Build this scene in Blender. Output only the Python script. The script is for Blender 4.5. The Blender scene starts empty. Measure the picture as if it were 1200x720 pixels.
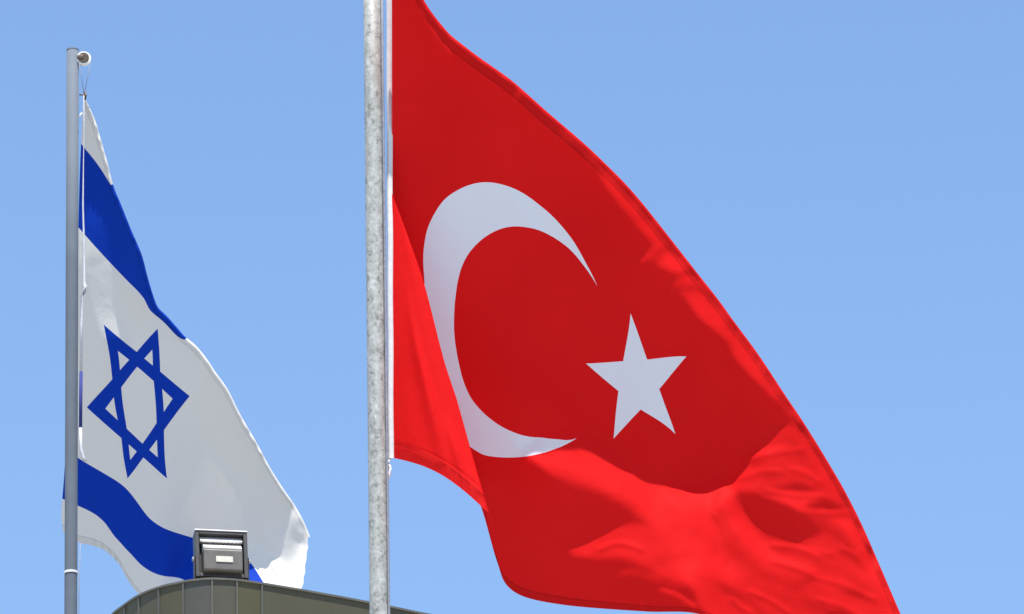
import bpy, bmesh, math
import numpy as np
from mathutils import Vector, Matrix

scene = bpy.context.scene
col = scene.collection
R = math.radians

# ------------------------------------------------------------------ camera
F = 9000.0                                   # focal length in photo pixels (1200 wide)
ELEV, ROLL = R(20), R(1.0)
CAM = np.array([0, 0, 1.6])
fw = np.array([0, math.cos(ELEV), math.sin(ELEV)])
r0 = np.array([1.0, 0, 0])
u0 = np.array([0, -math.sin(ELEV), math.cos(ELEV)])
rt = r0 * math.cos(ROLL) - u0 * math.sin(ROLL)
up = u0 * math.cos(ROLL) + r0 * math.sin(ROLL)
cd = bpy.data.cameras.new('camera')
cam = bpy.data.objects.new('camera', cd)
col.objects.link(cam)
M = Matrix.Identity(4)
for i in range(3):
    M[i][0], M[i][1], M[i][2], M[i][3] = rt[i], up[i], -fw[i], CAM[i]
cam.matrix_world = M
cd.sensor_width = 36.0
cd.lens = F / 1200 * 36
cd.clip_start, cd.clip_end = 0.5, 5000
scene.camera = cam

# ------------------------------------------------------------------ light
SUN_EL, SUN_AZ = R(72), R(173)               # azimuth from +Y (view direction) towards +X
world = bpy.data.worlds.new('World')
scene.world = world
world.use_nodes = True
wn = world.node_tree
sky = wn.nodes.new('ShaderNodeTexSky')
sky.sky_type = 'NISHITA'
sky.sun_disc = False
sky.sun_elevation, sky.sun_rotation = SUN_EL, SUN_AZ
sky.altitude, sky.air_density, sky.dust_density, sky.ozone_density = 0, 1.0, 0.0, 5.0
wn.nodes['Background'].inputs[1].default_value = 0.091
wn.links.new(sky.outputs[0], wn.nodes['Background'].inputs[0])
sd = bpy.data.lights.new('sun', 'SUN')
sd.energy, sd.angle, sd.color = 3.5, R(0.5), (1.0, 0.96, 0.90)
sun = bpy.data.objects.new('sun', sd)
col.objects.link(sun)
sdir = np.array([math.cos(SUN_EL) * math.sin(SUN_AZ), math.cos(SUN_EL) * math.cos(SUN_AZ), math.sin(SUN_EL)])
sun.rotation_euler = Vector(sdir).to_track_quat('Z', 'Y').to_euler()
sun.location = (0, 0, 60)
LX, LY, LZ = float(sdir @ rt), float(sdir @ up), float(-(sdir @ fw))   # sun direction seen from the camera
vs = scene.view_settings
vs.view_transform, vs.look, vs.gamma, vs.use_curve_mapping = 'Standard', 'None', 1.0, False
vs.exposure = 1.2
scene.cycles.max_bounces = 8

# ------------------------------------------------------------------ helpers
def ray(x, y):
    return fw + rt * (x - 600) / F + up * (360 - y) / F

def at(x, y, D):
    return CAM + ray(x, y) * D

def at_z(x, y, z):
    d = ray(x, y)
    return CAM + d * (z - CAM[2]) / d[2]

def arr_at(x, y, D):
    x, y, D = np.asarray(x), np.asarray(y), np.asarray(D)
    d = fw + (x - 600)[..., None] / F * rt + (360 - y)[..., None] / F * up
    return CAM + d * D[..., None]

def link(o, parent=None):
    col.objects.link(o)
    if parent is not None:
        o.parent = parent
    return o

def empty(name, loc, rz=0.0):
    o = bpy.data.objects.new(name, None)
    o.location, o.rotation_euler = loc, (0, 0, rz)
    o.empty_display_size = 0.2
    return link(o)

def tag(o, label=None, cat=None, group=None, kind=None):
    for k, v in (('label', label), ('category', cat), ('group', group), ('kind', kind)):
        if v:
            o[k] = v
    return o

def obj(name, bm, mat, parent=None, smooth=False, bevel=0.0):
    if bevel:
        bmesh.ops.bevel(bm, geom=[e for e in bm.edges if len(e.link_faces) == 2 and e.calc_face_angle(0) > 0.5],
                        offset=bevel, segments=2, affect='EDGES', profile=0.5, clamp_overlap=True)
    me = bpy.data.meshes.new(name)
    bm.to_mesh(me)
    bm.free()
    if smooth:
        me.polygons.foreach_set('use_smooth', [True] * len(me.polygons))
    for m in (mat if isinstance(mat, (list, tuple)) else [mat]):
        me.materials.append(m)
    return link(bpy.data.objects.new(name, me), parent)

def add_box(bm, cx, cy, cz, sx, sy, sz, rot=None):
    m = Matrix.Translation((cx, cy, cz))
    if rot is not None:
        m = m @ rot
    bmesh.ops.create_cube(bm, size=1, matrix=m @ Matrix.Diagonal((sx, sy, sz, 1)))

def add_prism(bm, prof, x0, x1):
    """profile in (y, z), extruded along x"""
    a = [bm.verts.new((x0, p[0], p[1])) for p in prof]
    b = [bm.verts.new((x1, p[0], p[1])) for p in prof]
    n = len(prof)
    for i in range(n):
        bm.faces.new((a[i], a[(i + 1) % n], b[(i + 1) % n], b[i]))
    bm.faces.new(a[::-1])
    bm.faces.new(b)
    bmesh.ops.recalc_face_normals(bm, faces=bm.faces)

def add_lathe(bm, prof, segs=32, mat=None):
    """profile (radius, z) turned around z"""
    rings = []
    mat = mat or Matrix.Identity(4)
    for r, z in prof:
        rings.append([bm.verts.new(mat @ Vector((r * math.cos(2 * math.pi * k / segs), r * math.sin(2 * math.pi * k / segs), z)))
                      for k in range(segs)])
    for a, b in zip(rings, rings[1:]):
        for k in range(segs):
            bm.faces.new((a[k], a[(k + 1) % segs], b[(k + 1) % segs], b[k]))
    bm.faces.new(rings[0][::-1])
    bm.faces.new(rings[-1])

def add_tube(bm, pts, rad, segs=8):
    pts = [Vector(p) for p in pts]
    rings = []
    for i, p in enumerate(pts):
        t = (pts[min(i + 1, len(pts) - 1)] - pts[max(i - 1, 0)]).normalized()
        a = t.orthogonal().normalized() if abs(t.z) > 0.99 else t.cross(Vector((0, 0, 1))).normalized()
        b = t.cross(a)
        rr = rad[i] if isinstance(rad, (list, tuple)) else rad
        rings.append([bm.verts.new(p + (a * math.cos(2 * math.pi * k / segs) + b * math.sin(2 * math.pi * k / segs)) * rr)
                      for k in range(segs)])
    for a, b in zip(rings, rings[1:]):
        for k in range(segs):
            bm.faces.new((a[k], a[(k + 1) % segs], b[(k + 1) % segs], b[k]))
    bm.faces.new(rings[0][::-1])
    bm.faces.new(rings[-1])
    bmesh.ops.recalc_face_normals(bm, faces=bm.faces)

# ------------------------------------------------------------------ materials
class NT:
    def __init__(self, name):
        self.m = bpy.data.materials.new(name)
        self.m.use_nodes = True
        self.t = self.m.node_tree
        self.b = self.t.nodes['Principled BSDF']
        self.out = self.t.nodes['Material Output']
    def n(self, typ, **kw):
        nd = self.t.nodes.new(typ)
        for k, v in kw.items():
            setattr(nd, k, v)
        return nd
    def set(self, sock, v):
        if hasattr(v, 'default_value'):
            self.t.links.new(v, sock)
        else:
            sock.default_value = v
    def math(self, op, a, b=None, c=None):
        nd = self.n('ShaderNodeMath', operation=op)
        for s, v in zip(nd.inputs, (a, b, c)):
            if v is not None:
                self.set(s, v)
        return nd.outputs[0]
    def mix(self, fac, a, b):
        nd = self.n('ShaderNodeMix', data_type='RGBA')
        self.set(nd.inputs[0], fac)
        self.set(nd.inputs[6], a)
        self.set(nd.inputs[7], b)
        return nd.outputs[2]
    def noise(self, scale, detail=3, rough=0.5, vec=None, dist=0.0):
        nd = self.n('ShaderNodeTexNoise')
        nd.inputs['Scale'].default_value = scale
        nd.inputs['Detail'].default_value = detail
        nd.inputs['Roughness'].default_value = rough
        nd.inputs['Distortion'].default_value = dist
        v = vec or self.n('ShaderNodeTexCoord').outputs['Object']
        self.t.links.new(v, nd.inputs['Vector'])
        return nd.outputs['Fac']
    def ramp(self, fac, stops):
        nd = self.n('ShaderNodeValToRGB')
        el = nd.color_ramp.elements
        while len(el) < len(stops):
            el.new(0.5)
        for e_, (p, c) in zip(el, stops):
            e_.position, e_.color = p, c
        self.t.links.new(fac, nd.inputs[0])
        return nd.outputs[0]
    def bump(self, h, strength, dist):
        nd = self.n('ShaderNodeBump')
        nd.inputs['Strength'].default_value = strength
        nd.inputs['Distance'].default_value = dist
        self.t.links.new(h, nd.inputs['Height'])
        self.t.links.new(nd.outputs[0], self.b.inputs['Normal'])
        return nd.outputs[0]

def c4(r, g, b):
    return (r, g, b, 1.0)

def simple(name, colour, rough=0.5, metal=0.0, var=0.12, scale=8.0, spec=0.5):
    t = NT(name)
    n = t.noise(scale, 4, 0.6)
    lo, hi = [c * (1 - var) for c in colour], [min(1, c * (1 + var)) for c in colour]
    t.set(t.b.inputs['Base Color'], t.ramp(n, [(0.3, c4(*lo)), (0.7, c4(*hi))]))
    t.b.inputs['Roughness'].default_value = rough
    t.b.inputs['Metallic'].default_value = metal
    t.b.inputs['Specular IOR Level'].default_value = spec
    return t.m

def galvanised():
    t = NT('galvanised_steel')
    co = t.n('ShaderNodeTexCoord').outputs['Object']
    vor = t.n('ShaderNodeTexVoronoi')
    vor.inputs['Scale'].default_value = 60
    t.t.links.new(co, vor.inputs['Vector'])
    sep = t.n('ShaderNodeSeparateColor')
    t.t.links.new(vor.outputs['Color'], sep.inputs[0])
    mp = t.n('ShaderNodeMapping')
    mp.inputs['Scale'].default_value = (1, 1, 0.45)
    t.t.links.new(co, mp.inputs['Vector'])
    n1 = t.noise(26, 5, 0.65, mp.outputs[0])
    n2 = t.noise(85, 3, 0.6, co)
    s = t.math('ADD', t.math('MULTIPLY', n1, 0.62), t.math('ADD', t.math('MULTIPLY', n2, 0.22), t.math('MULTIPLY', sep.outputs[0], 0.16)))
    base = t.ramp(s, [(0.36, c4(0.19, 0.19, 0.17)), (0.44, c4(0.32, 0.322, 0.295)), (0.56, c4(0.40, 0.40, 0.37)), (0.68, c4(0.54, 0.55, 0.51))])
    t.set(t.b.inputs['Base Color'], base)
    t.b.inputs['Metallic'].default_value = 0.1
    t.b.inputs['Roughness'].default_value = 0.55
    t.bump(s, 0.25, 0.003)
    return t.m

MAT_GALV = galvanised()
MAT_POLE = simple('grey_painted_steel', (0.128, 0.150, 0.178), 0.75, 0.0, 0.07, 5, 0.2)
MAT_ROPE = simple('grey_rope', (0.22, 0.23, 0.27), 0.8, 0, 0.25, 60)
MAT_WROPE = simple('white_rope', (0.50, 0.50, 0.52), 0.8, 0, 0.12, 40)
MAT_WHITE = simple('white_plastic', (0.78, 0.78, 0.76), 0.4, 0, 0.05, 10)
MAT_BRONZE = simple('brown_bearing', (0.10, 0.07, 0.05), 0.5, 0.4, 0.2, 40)
MAT_STEEL = simple('stainless_steel', (0.45, 0.45, 0.46), 0.3, 0.8, 0.1, 30)
MAT_LAMP = simple('grey_lamp_enamel', (0.048, 0.045, 0.041), 0.45, 0.1, 0.18, 14)
MAT_LAMP2 = simple('grey_gear_box_enamel', (0.115, 0.105, 0.09), 0.45, 0.1, 0.15, 16)
MAT_LEDGE = simple('pale_sunlit_ledge', (0.62, 0.62, 0.60), 0.35, 0.2, 0.08, 20)  # lamp metal made paler: sunlight on the sloping top faces put into the colour
MAT_DARK = simple('near_black_housing', (0.012, 0.012, 0.013), 0.6, 0, 0.2, 30)  # near-black finish, seen in the gaps around the gear box
MAT_PLATE = simple('cream_rating_plate', (0.50, 0.48, 0.40), 0.5, 0, 0.10, 60)
MAT_CONC = simple('concrete', (0.33, 0.32, 0.30), 0.9, 0, 0.15, 3)
MAT_TRIM = simple('joint_aluminium', (0.11, 0.108, 0.09), 0.5, 0.2, 0.12, 10)
MAT_COPE = simple('coping_aluminium', (0.12, 0.115, 0.095), 0.5, 0.2, 0.12, 10)
MAT_ROOF = simple('roof_felt', (0.13, 0.13, 0.125), 0.95, 0, 0.2, 4)

def glass():
    t = NT('lamp_glass')
    t.b.inputs['Base Color'].default_value = c4(0.7, 0.75, 0.75)
    t.b.inputs['Roughness'].default_value = 0.05
    t.b.inputs['Metallic'].default_value = 0.0
    t.set(t.b.inputs['Base Color'], t.ramp(t.noise(3), [(0.3, c4(0.25, 0.28, 0.3)), (0.7, c4(0.4, 0.43, 0.45))]))
    return t.m
MAT_GLASS = glass()

def paving():
    t = NT('pale_limestone_paving')
    co = t.n('ShaderNodeTexCoord').outputs['Object']
    br = t.n('ShaderNodeTexBrick')
    br.inputs['Scale'].default_value = 1.6
    br.inputs['Mortar Size'].default_value = 0.012
    br.inputs['Color1'].default_value = c4(0.36, 0.345, 0.31)
    br.inputs['Color2'].default_value = c4(0.42, 0.40, 0.36)
    br.inputs['Mortar'].default_value = c4(0.22, 0.21, 0.19)
    t.t.links.new(co, br.inputs['Vector'])
    n = t.noise(0.4, 6, 0.6, co)
    t.set(t.b.inputs['Base Color'], t.mix(t.math('MULTIPLY', n, 0.5), br.outputs['Color'], c4(0.30, 0.285, 0.255)))
    t.b.inputs['Roughness'].default_value = 0.9
    return t.m
MAT_PAVE = paving()

def cladding():
    """metal wall panels: each panel (panel index in uv.x) its own slightly different finish"""
    t = NT('olive_metal_cladding')
    uv = t.n('ShaderNodeUVMap', uv_map='UVMap').outputs[0]
    sep = t.n('ShaderNodeSeparateXYZ')
    t.t.links.new(uv, sep.inputs[0])
    fl = t.math('FLOOR', sep.outputs[0])
    wnz = t.n('ShaderNodeTexWhiteNoise', noise_dimensions='1D')
    t.t.links.new(t.math('MULTIPLY', fl, 3.17), wnz.inputs['W'])
    base = t.ramp(wnz.outputs['Value'], [(0.0, c4(0.078, 0.073, 0.047)), (0.35, c4(0.086, 0.081, 0.044)), (0.62, c4(0.074, 0.076, 0.070)), (0.85, c4(0.084, 0.078, 0.042))])
    co = t.n('ShaderNodeTexCoord').outputs['Object']
    mp = t.n('ShaderNodeMapping')
    mp.inputs['Scale'].default_value = (1, 1, 0.25)
    t.t.links.new(co, mp.inputs['Vector'])
    n = t.noise(9, 5, 0.65, mp.outputs[0], 0.4)
    t.set(t.b.inputs['Base Color'], t.mix(t.math('MULTIPLY', t.math('SUBTRACT', n, 0.3), 0.55), base, c4(0.098, 0.097, 0.084)))
    t.b.inputs['Roughness'].default_value = 0.5
    t.b.inputs['Specular IOR Level'].default_value = 0.15
    t.bump(t.noise(2.2, 2, 0.5, co), 0.25, 0.02)
    return t.m
MAT_CLAD = cladding()

def cloth_tail(t, colour, trans_tint, trans, sheen=0.0, shift=1.0):
    """woven flag cloth: diffuse front, a share of the light passing through"""
    co = t.n('ShaderNodeTexCoord').outputs['Object']
    w = t.noise(420, 2, 0.5, co)
    c2 = t.noise(14, 4, 0.6, co)
    nrm = t.bump(t.math('ADD', t.math('MULTIPLY', w, 0.06), c2), 0.22, 0.012)
    t.set(t.b.inputs['Base Color'], colour)
    t.b.inputs['Roughness'].default_value = 0.62
    t.b.inputs['Specular IOR Level'].default_value = 0.04
    t.b.inputs['Sheen Weight'].default_value = sheen
    t.b.inputs['Sheen Roughness'].default_value = 0.4
    tr = t.n('ShaderNodeBsdfTranslucent')
    t.set(tr.inputs['Color'], trans_tint)
    t.t.links.new(nrm, tr.inputs['Normal'])
    mx = t.n('ShaderNodeMixShader')
    mx.inputs[0].default_value = trans
    t.t.links.new(t.b.outputs[0], mx.inputs[1])
    t.t.links.new(tr.outputs[0], mx.inputs[2])
    t.t.links.new(mx.outputs[0], t.out.inputs['Surface'])
    return t.m

def uv_lines(t, lines):
    """signed distances n.uv + c for a list of (nx, ny, c)"""
    uv = t.n('ShaderNodeUVMap', uv_map='UVMap').outputs[0]
    res = []
    for nx, ny, c in lines:
        d = t.n('ShaderNodeVectorMath', operation='DOT_PRODUCT')
        t.t.links.new(uv, d.inputs[0])
        d.inputs[1].default_value = (nx, ny, 0)
        res.append(t.math('ADD', d.outputs['Value'], c))
    return res

def uv_dist(t, cx, cy):
    uv = t.n('ShaderNodeUVMap', uv_map='UVMap').outputs[0]
    d = t.n('ShaderNodeVectorMath', operation='DISTANCE')
    t.t.links.new(uv, d.inputs[0])
    d.inputs[1].default_value = (cx, cy, 0)
    return d.outputs['Value']

def hem(t, colour, dim=0.93):
    uv = t.n('ShaderNodeUVMap', uv_map='hem').outputs[0]
    sep = t.n('ShaderNodeSeparateXYZ')
    t.t.links.new(uv, sep.inputs[0])
    d = t.math('MINIMUM', sep.outputs[1], t.math('SUBTRACT', 1.0, sep.outputs[1]))
    band = t.math('LESS_THAN', d, 0.018)
    line = t.math('MULTIPLY', t.math('LESS_THAN', d, 0.0195), t.math('GREATER_THAN', d, 0.0165))
    k = t.math('SUBTRACT', 1.0, t.math('ADD', t.math('MULTIPLY', band, 1 - dim), t.math('MULTIPLY', line, 0.22)))
    nd = t.n('ShaderNodeVectorMath', operation='SCALE')
    t.set(nd.inputs[0], colour)
    t.t.links.new(k, nd.inputs['Scale'])
    return nd.outputs[0]

def red_flag_material():
    t = NT('red_cloth_with_crescent_and_star')
    cres = t.math('MULTIPLY', t.math('LESS_THAN', uv_dist(t, 0.5, 0), 0.25), t.math('GREATER_THAN', uv_dist(t, 0.5625, 0), 0.2))
    cx, rad = STAR_C, 0.125
    ap = rad * math.cos(2 * math.pi / 5)
    tests = []
    for k in range(5):
        a = math.pi + 2 * math.pi * k / 5      # each pentagram line faces one tip
        nx, ny = math.cos(a), math.sin(a)
        d = uv_lines(t, [(-nx, -ny, nx * cx + ap)])[0]
        tests.append(t.math('GREATER_THAN', d, 0.0))
    s = tests[0]
    for q in tests[1:]:
        s = t.math('ADD', s, q)
    star = t.math('GREATER_THAN', s, 3.5)
    mask = t.math('MAXIMUM', cres, star)
    co = t.n('ShaderNodeTexCoord').outputs['Object']
    red = t.ramp(t.noise(1.3, 3, 0.5, co), [(0.3, c4(0.70, 0.0125, 0.0130)), (0.7, c4(0.78, 0.0160, 0.0165))])
    colr = hem(t, t.mix(mask, red, c4(0.85, 0.84, 0.86)))
    tint = t.mix(mask, c4(0.80, 0.002, 0.003), c4(0.66, 0.65, 0.67))
    return cloth_tail(t, colr, hem(t, tint, 0.45), 0.42)

def striped_flag_material():
    t = NT('white_cloth_with_blue_stripes_and_hexagram')
    uv = t.n('ShaderNodeUVMap', uv_map='UVMap').outputs[0]
    sep = t.n('ShaderNodeSeparateXYZ')
    t.t.links.new(uv, sep.inputs[0])
    av = t.math('ABSOLUTE', sep.outputs[1])
    stripe = t.math('MULTIPLY', t.math('GREATER_THAN', av, 0.25), t.math('LESS_THAN', av, 0.40625))
    mask = stripe
    cx = 0.6875
    for sgn in (1, -1):
        apo = HEX_R / 2
        ln = []
        for k in range(3):
            a = -math.pi / 2 + 2 * math.pi * k / 3
            nx, ny = math.cos(a), math.sin(a) * sgn
            ln.append((-nx, -ny, nx * cx + apo))
        d = uv_lines(t, ln)
        m = t.math('MINIMUM', t.math('MINIMUM', d[0], d[1]), d[2])
        ring = t.math('MULTIPLY', t.math('GREATER_THAN', m, 0.0), t.math('LESS_THAN', m, HEX_W))
        mask = t.math('MAXIMUM', mask, ring)
    colr = t.mix(mask, c4(0.76, 0.735, 0.69), c4(0.005, 0.042, 0.38))
    tint = t.mix(mask, c4(0.50, 0.46, 0.41), c4(0.003, 0.016, 0.26))
    return cloth_tail(t, hem(t, colr), hem(t, tint, 0.45), 0.16)

STAR_C, HEX_R, HEX_W = 0.8208, 0.2165, 0.034

# ------------------------------------------------------------------ cloth tools
def resample(pts, n, t=None):
    """points along a smooth (centripetal-like Catmull-Rom) curve, even in arc length"""
    p = np.array(pts, float)
    q = np.vstack([2 * p[0] - p[1], p, 2 * p[-1] - p[-2]])
    out = []
    for i in range(1, len(q) - 2):
        a, b, c, d = q[i - 1:i + 3]
        s = np.linspace(0, 1, 24, endpoint=False)[:, None]
        h = np.linalg.norm(c - b)
        m1 = (c - a) / max(1e-6, np.linalg.norm(c - b) + np.linalg.norm(b - a)) * h
        m2 = (d - b) / max(1e-6, np.linalg.norm(d - c) + np.linalg.norm(c - b)) * h
        out.append((2 * s**3 - 3 * s**2 + 1) * b + (s**3 - 2 * s**2 + s) * m1 + (-2 * s**3 + 3 * s**2) * c + (s**3 - s**2) * m2)
    out.append(p[-1:])
    o = np.vstack(out)
    L = np.concatenate([[0], np.cumsum(np.linalg.norm(np.diff(o, axis=0), axis=1))])
    L /= L[-1]
    t = np.linspace(0, 1, n) if t is None else t
    return np.stack([np.interp(t, L, o[:, k]) for k in range(o.shape[1])], 1)

def coons(bottom, top, left, right, nu, nv):
    s, t = np.linspace(0, 1, nu)[None, :, None], np.linspace(0, 1, nv)[:, None, None]
    B, T_ = resample(bottom, nu)[None], resample(top, nu)[None]
    Lf, Rg = resample(left, nv)[:, None], resample(right, nv)[:, None]
    return ((1 - t) * B + t * T_ + (1 - s) * Lf + s * Rg
            - ((1 - s) * (1 - t) * B[:, :1] + s * (1 - t) * B[:, -1:] + (1 - s) * t * T_[:, :1] + s * t * T_[:, -1:]))

class TPS:
    """thin-plate map from photo pixels to flag coordinates (u along the fly, v up the hoist)"""
    def __init__(self, src, dst, lam=1e-4):
        self.s = np.array(src, float) / 300.0
        n = len(src)
        A = np.zeros((n + 3, n + 3))
        A[:n, :n] = self.k(self.s, self.s) + np.eye(n) * lam
        A[:n, n] = A[n, :n] = 1
        A[:n, n + 1:] = self.s
        A[n + 1:, :n] = self.s.T
        b = np.zeros((n + 3, 2))
        b[:n] = dst
        self.w = np.linalg.solve(A, b)
    @staticmethod
    def k(a, b):
        d2 = ((a[:, None] - b[None]) ** 2).sum(-1)
        return np.where(d2 > 1e-12, d2 * np.log(d2 + 1e-12), 0)
    def __call__(self, p):
        p = np.asarray(p, float)
        sh = p.shape[:-1]
        q = p.reshape(-1, 2) / 300.0
        n = len(self.s)
        out = np.empty((len(q), 2))
        for i in range(0, len(q), 20000):
            c = q[i:i + 20000]
            out[i:i + 20000] = self.k(c, self.s) @ self.w[:n] + self.w[n] + c @ self.w[n + 1:]
        return out.reshape(sh + (2,))

def fit_uv(fixed, soft, lines, iters=25):
    """fixed/soft: (x, y, u, v); lines: list of (points, projector) whose points must land on a given curve of the flag"""
    src = [f_[:2] for f_ in fixed + soft]
    dst = [f_[2:] for f_ in fixed + soft]
    lamv = [1e-5] * len(fixed) + [3e-2] * len(soft)
    m = TPS(src, dst, np.array(lamv))
    for _ in range(iters):
        s2, d2, l2 = list(src), list(dst), list(lamv)
        for pts, pr in lines:
            uvp = pr(m(np.array(pts)))
            s2 += [tuple(p) for p in pts]
            d2 += [tuple(q) for q in uvp]
            l2 += [2e-4] * len(pts)
        m = TPS(s2, d2, np.array(l2))
    return m

def on_circle(cx, r):
    def f_(uv):
        d = uv - np.array([cx, 0])
        return np.array([cx, 0]) + d / np.linalg.norm(d, axis=1, keepdims=True) * r
    return f_

def on_row(v):
    return lambda uv: np.stack([uv[:, 0], np.full(len(uv), v)], 1)

def inside(poly, X, Y):
    poly = np.array(poly, float)
    res = np.zeros(X.shape, bool)
    j = len(poly) - 1
    for i in range(len(poly)):
        xi, yi = poly[i]
        xj, yj = poly[j]
        c = ((yi > Y) != (yj > Y)) & (X < (xj - xi) * (Y - yi) / (yj - yi + 1e-12) + xi)
        res ^= c
        j = i
    return res

def gauss(a, sig):
    if sig < 0.2:
        return a
    n = int(3 * sig + 1)
    k = np.exp(-0.5 * (np.arange(-n, n + 1) / sig) ** 2)
    k /= k.sum()
    p = np.pad(a, n, mode='edge')
    p = np.apply_along_axis(lambda r_: np.convolve(r_, k, 'valid'), 0, p)
    return np.apply_along_axis(lambda r_: np.convolve(r_, k, 'valid'), 1, p)

DEBUG = False

class Relief:
    """depth of a hanging cloth (towards the viewer, in photo-pixel units) from how steeply each fold leans to the sky"""
    def __init__(self, x0, x1, y0, y1, step, base):
        self.x0, self.y0, self.st = x0, y0, step
        self.nx, self.ny = int((x1 - x0) / step) + 1, int((y1 - y0) / step) + 1
        self.X, self.Y = np.meshgrid(x0 + step * np.arange(self.nx), y0 + step * np.arange(self.ny))
        self.T = np.full(self.X.shape, float(base))
        self.pins = []
        self.gain = 1.6
    def fold(self, poly, lean, soft, edge=1.0):
        m = np.zeros(self.X.shape)
        for ox in (-0.33, 0, 0.33):
            for oy in (-0.33, 0, 0.33):
                m += inside(poly, self.X + ox * self.st, self.Y + oy * self.st)
        m = gauss(m / 9, soft / self.st) * edge
        self.T = self.T * (1 - m) + lean * m
    def crease(self, pts, lean, width, strength=1.0):
        p = resample(pts, 60)
        d2 = np.min((self.X[None] - p[:, 0, None, None]) ** 2 + (self.Y[None] - p[:, 1, None, None]) ** 2, 0)
        m = np.exp(-d2 / (2 * width ** 2)) * strength
        self.T = self.T * (1 - m) + lean * m
    def wrinkle(self, seed, amp, floor):
        """small irregular slack in the parts that swing out, softer elsewhere"""
        rng = np.random.default_rng(seed)
        n = rng.standard_normal(self.X.shape)
        a = gauss(n, 16 / self.st)
        b = gauss(rng.standard_normal(self.X.shape), 6 / self.st)
        n = a / a.std() * 0.75 + b / b.std() * 0.35
        w = np.where(self.T > floor, 1.0, 0.40)
        self.T = self.T + amp * n * gauss(w, 1.0)
    def pin(self, x, y, h, w):
        self.pins.append((x, y, h, w))
    def solve(self, wp=0.06, ws=0.2, wt=1e-7, it=160, passes=4):
        st = self.st
        Wt = np.full(self.X.shape, wt)
        Ht = np.zeros(self.X.shape)
        for x, y, h, w in self.pins:
            i, j = int(round((y - self.y0) / st)), int(round((x - self.x0) / st))
            if 0 <= i < self.ny and 0 <= j < self.nx:
                Wt[i, j], Ht[i, j] = w, h
        ln = math.hypot(LX, LY)
        lx, ly = LX / ln, -LY / ln                      # image y points down
        def grad(h):
            gx, gy = np.zeros_like(h), np.zeros_like(h)
            gx[:, :-1] = (h[:, 1:] - h[:, :-1]) / st
            gy[:-1] = (h[1:] - h[:-1]) / st
            return gx, gy
        def gradT(a, b):
            o = np.zeros_like(a)
            o[:, 1:] += a[:, :-1] / st; o[:, :-1] -= a[:, :-1] / st
            o[1:] += b[:-1] / st; o[:-1] -= b[:-1] / st
            return o
        def lap(h):
            p = np.pad(h, 1, mode='edge')
            return (p[2:, 1:-1] + p[:-2, 1:-1] + p[1:-1, 2:] + p[1:-1, :-2] - 4 * h)
        def A(h):
            gx, gy = grad(h)
            a = lx * gx + ly * gy
            b = -ly * gx + lx * gy
            o = gradT(lx * a - ly * wp * b, ly * a + lx * wp * b)
            return o + ws * lap(lap(h)) / st ** 4 * 4 + Wt * h
        # cosine-transform preconditioner
        ky = 2 - 2 * np.cos(np.pi * np.arange(2 * self.ny) / self.ny)
        kx = 2 - 2 * np.cos(np.pi * np.arange(self.nx + 1) / self.nx)
        k2 = ky[:, None] + kx[None]
        sym = k2 / st ** 2 * (0.5 + 0.5 * wp) + ws * k2 ** 2 / st ** 4 * 4 + 1e-6
        def prec(r_):
            m = np.concatenate([r_, r_[:, ::-1]], 1)
            m = np.concatenate([m, m[::-1]], 0)
            return np.fft.irfft2(np.fft.rfft2(m) / sym, s=m.shape)[:self.ny, :self.nx]
        h = np.zeros(self.X.shape)
        nrm = np.full(self.X.shape, 1.0)
        for ps in range(passes):
            Tg = np.where(self.T > 0, self.T * self.gain, self.T)
            g = -(Tg * nrm - LZ) / ln                # wanted slope of h along the sun's image direction
            b = gradT(lx * g, ly * g) + Wt * Ht
            r_ = b - A(h)
            z = prec(r_)
            p = z.copy()
            rs = (r_ * z).sum()
            r00 = (b * b).sum()
            for _ in range(it):
                Ap = A(p)
                al = rs / (p * Ap).sum()
                h = h + al * p
                r_ = r_ - al * Ap
                if (r_ * r_).sum() < 1e-14 * r00:
                    break
                z = prec(r_)
                rn = (r_ * z).sum()
                p = z + rn / rs * p
                rs = rn
            gx, gy = grad(h)
            nrm = np.clip(np.sqrt(1 + gx ** 2 + gy ** 2), 1, 1.8)
        self.h = h
        if DEBUG:
            a = (-(gx * LX - gy * LY) + LZ) / np.sqrt(1 + gx ** 2 + gy ** 2)
            print('RELIEF it', _, 'err', np.abs(a - self.T).mean(), 'h range', h.min(), h.max(), 'wanted', np.percentile(self.T, [5, 50, 95]), 'got', np.percentile(a, [5, 50, 95]), flush=True)
            self.got = a
        return self
    def __call__(self, x, y):
        fx = np.clip((np.asarray(x) - self.x0) / self.st, 1, self.nx - 3.001)
        fy = np.clip((np.asarray(y) - self.y0) / self.st, 1, self.ny - 3.001)
        j, i = fx.astype(int), fy.astype(int)
        a, b = fx - j, fy - i
        def w(t):
            return [((-t + 2) * t - 1) * t / 2, ((3 * t - 5) * t * t + 2) / 2, ((-3 * t + 4) * t + 1) * t / 2, (t - 1) * t * t / 2]
        # cubic B-spline weights keep the surface smooth between samples
        def bs(t):
            return [(1 - t) ** 3 / 6, (3 * t ** 3 - 6 * t ** 2 + 4) / 6, (-3 * t ** 3 + 3 * t ** 2 + 3 * t + 1) / 6, t ** 3 / 6]
        wa, wb = bs(a), bs(b)
        o = 0
        for m in range(4):
            for n in range(4):
                o = o + wb[m] * wa[n] * self.h[i + m - 1, j + n - 1]
        return o

def inset(pts, d):
    """move an open outline to its right-hand side (towards the cloth) by d pixels"""
    p = np.array(pts, float)
    t = np.gradient(p, axis=0)
    t /= np.linalg.norm(t, axis=1, keepdims=True)
    n = np.stack([-t[:, 1], t[:, 0]], 1)
    return p + n * d

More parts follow.
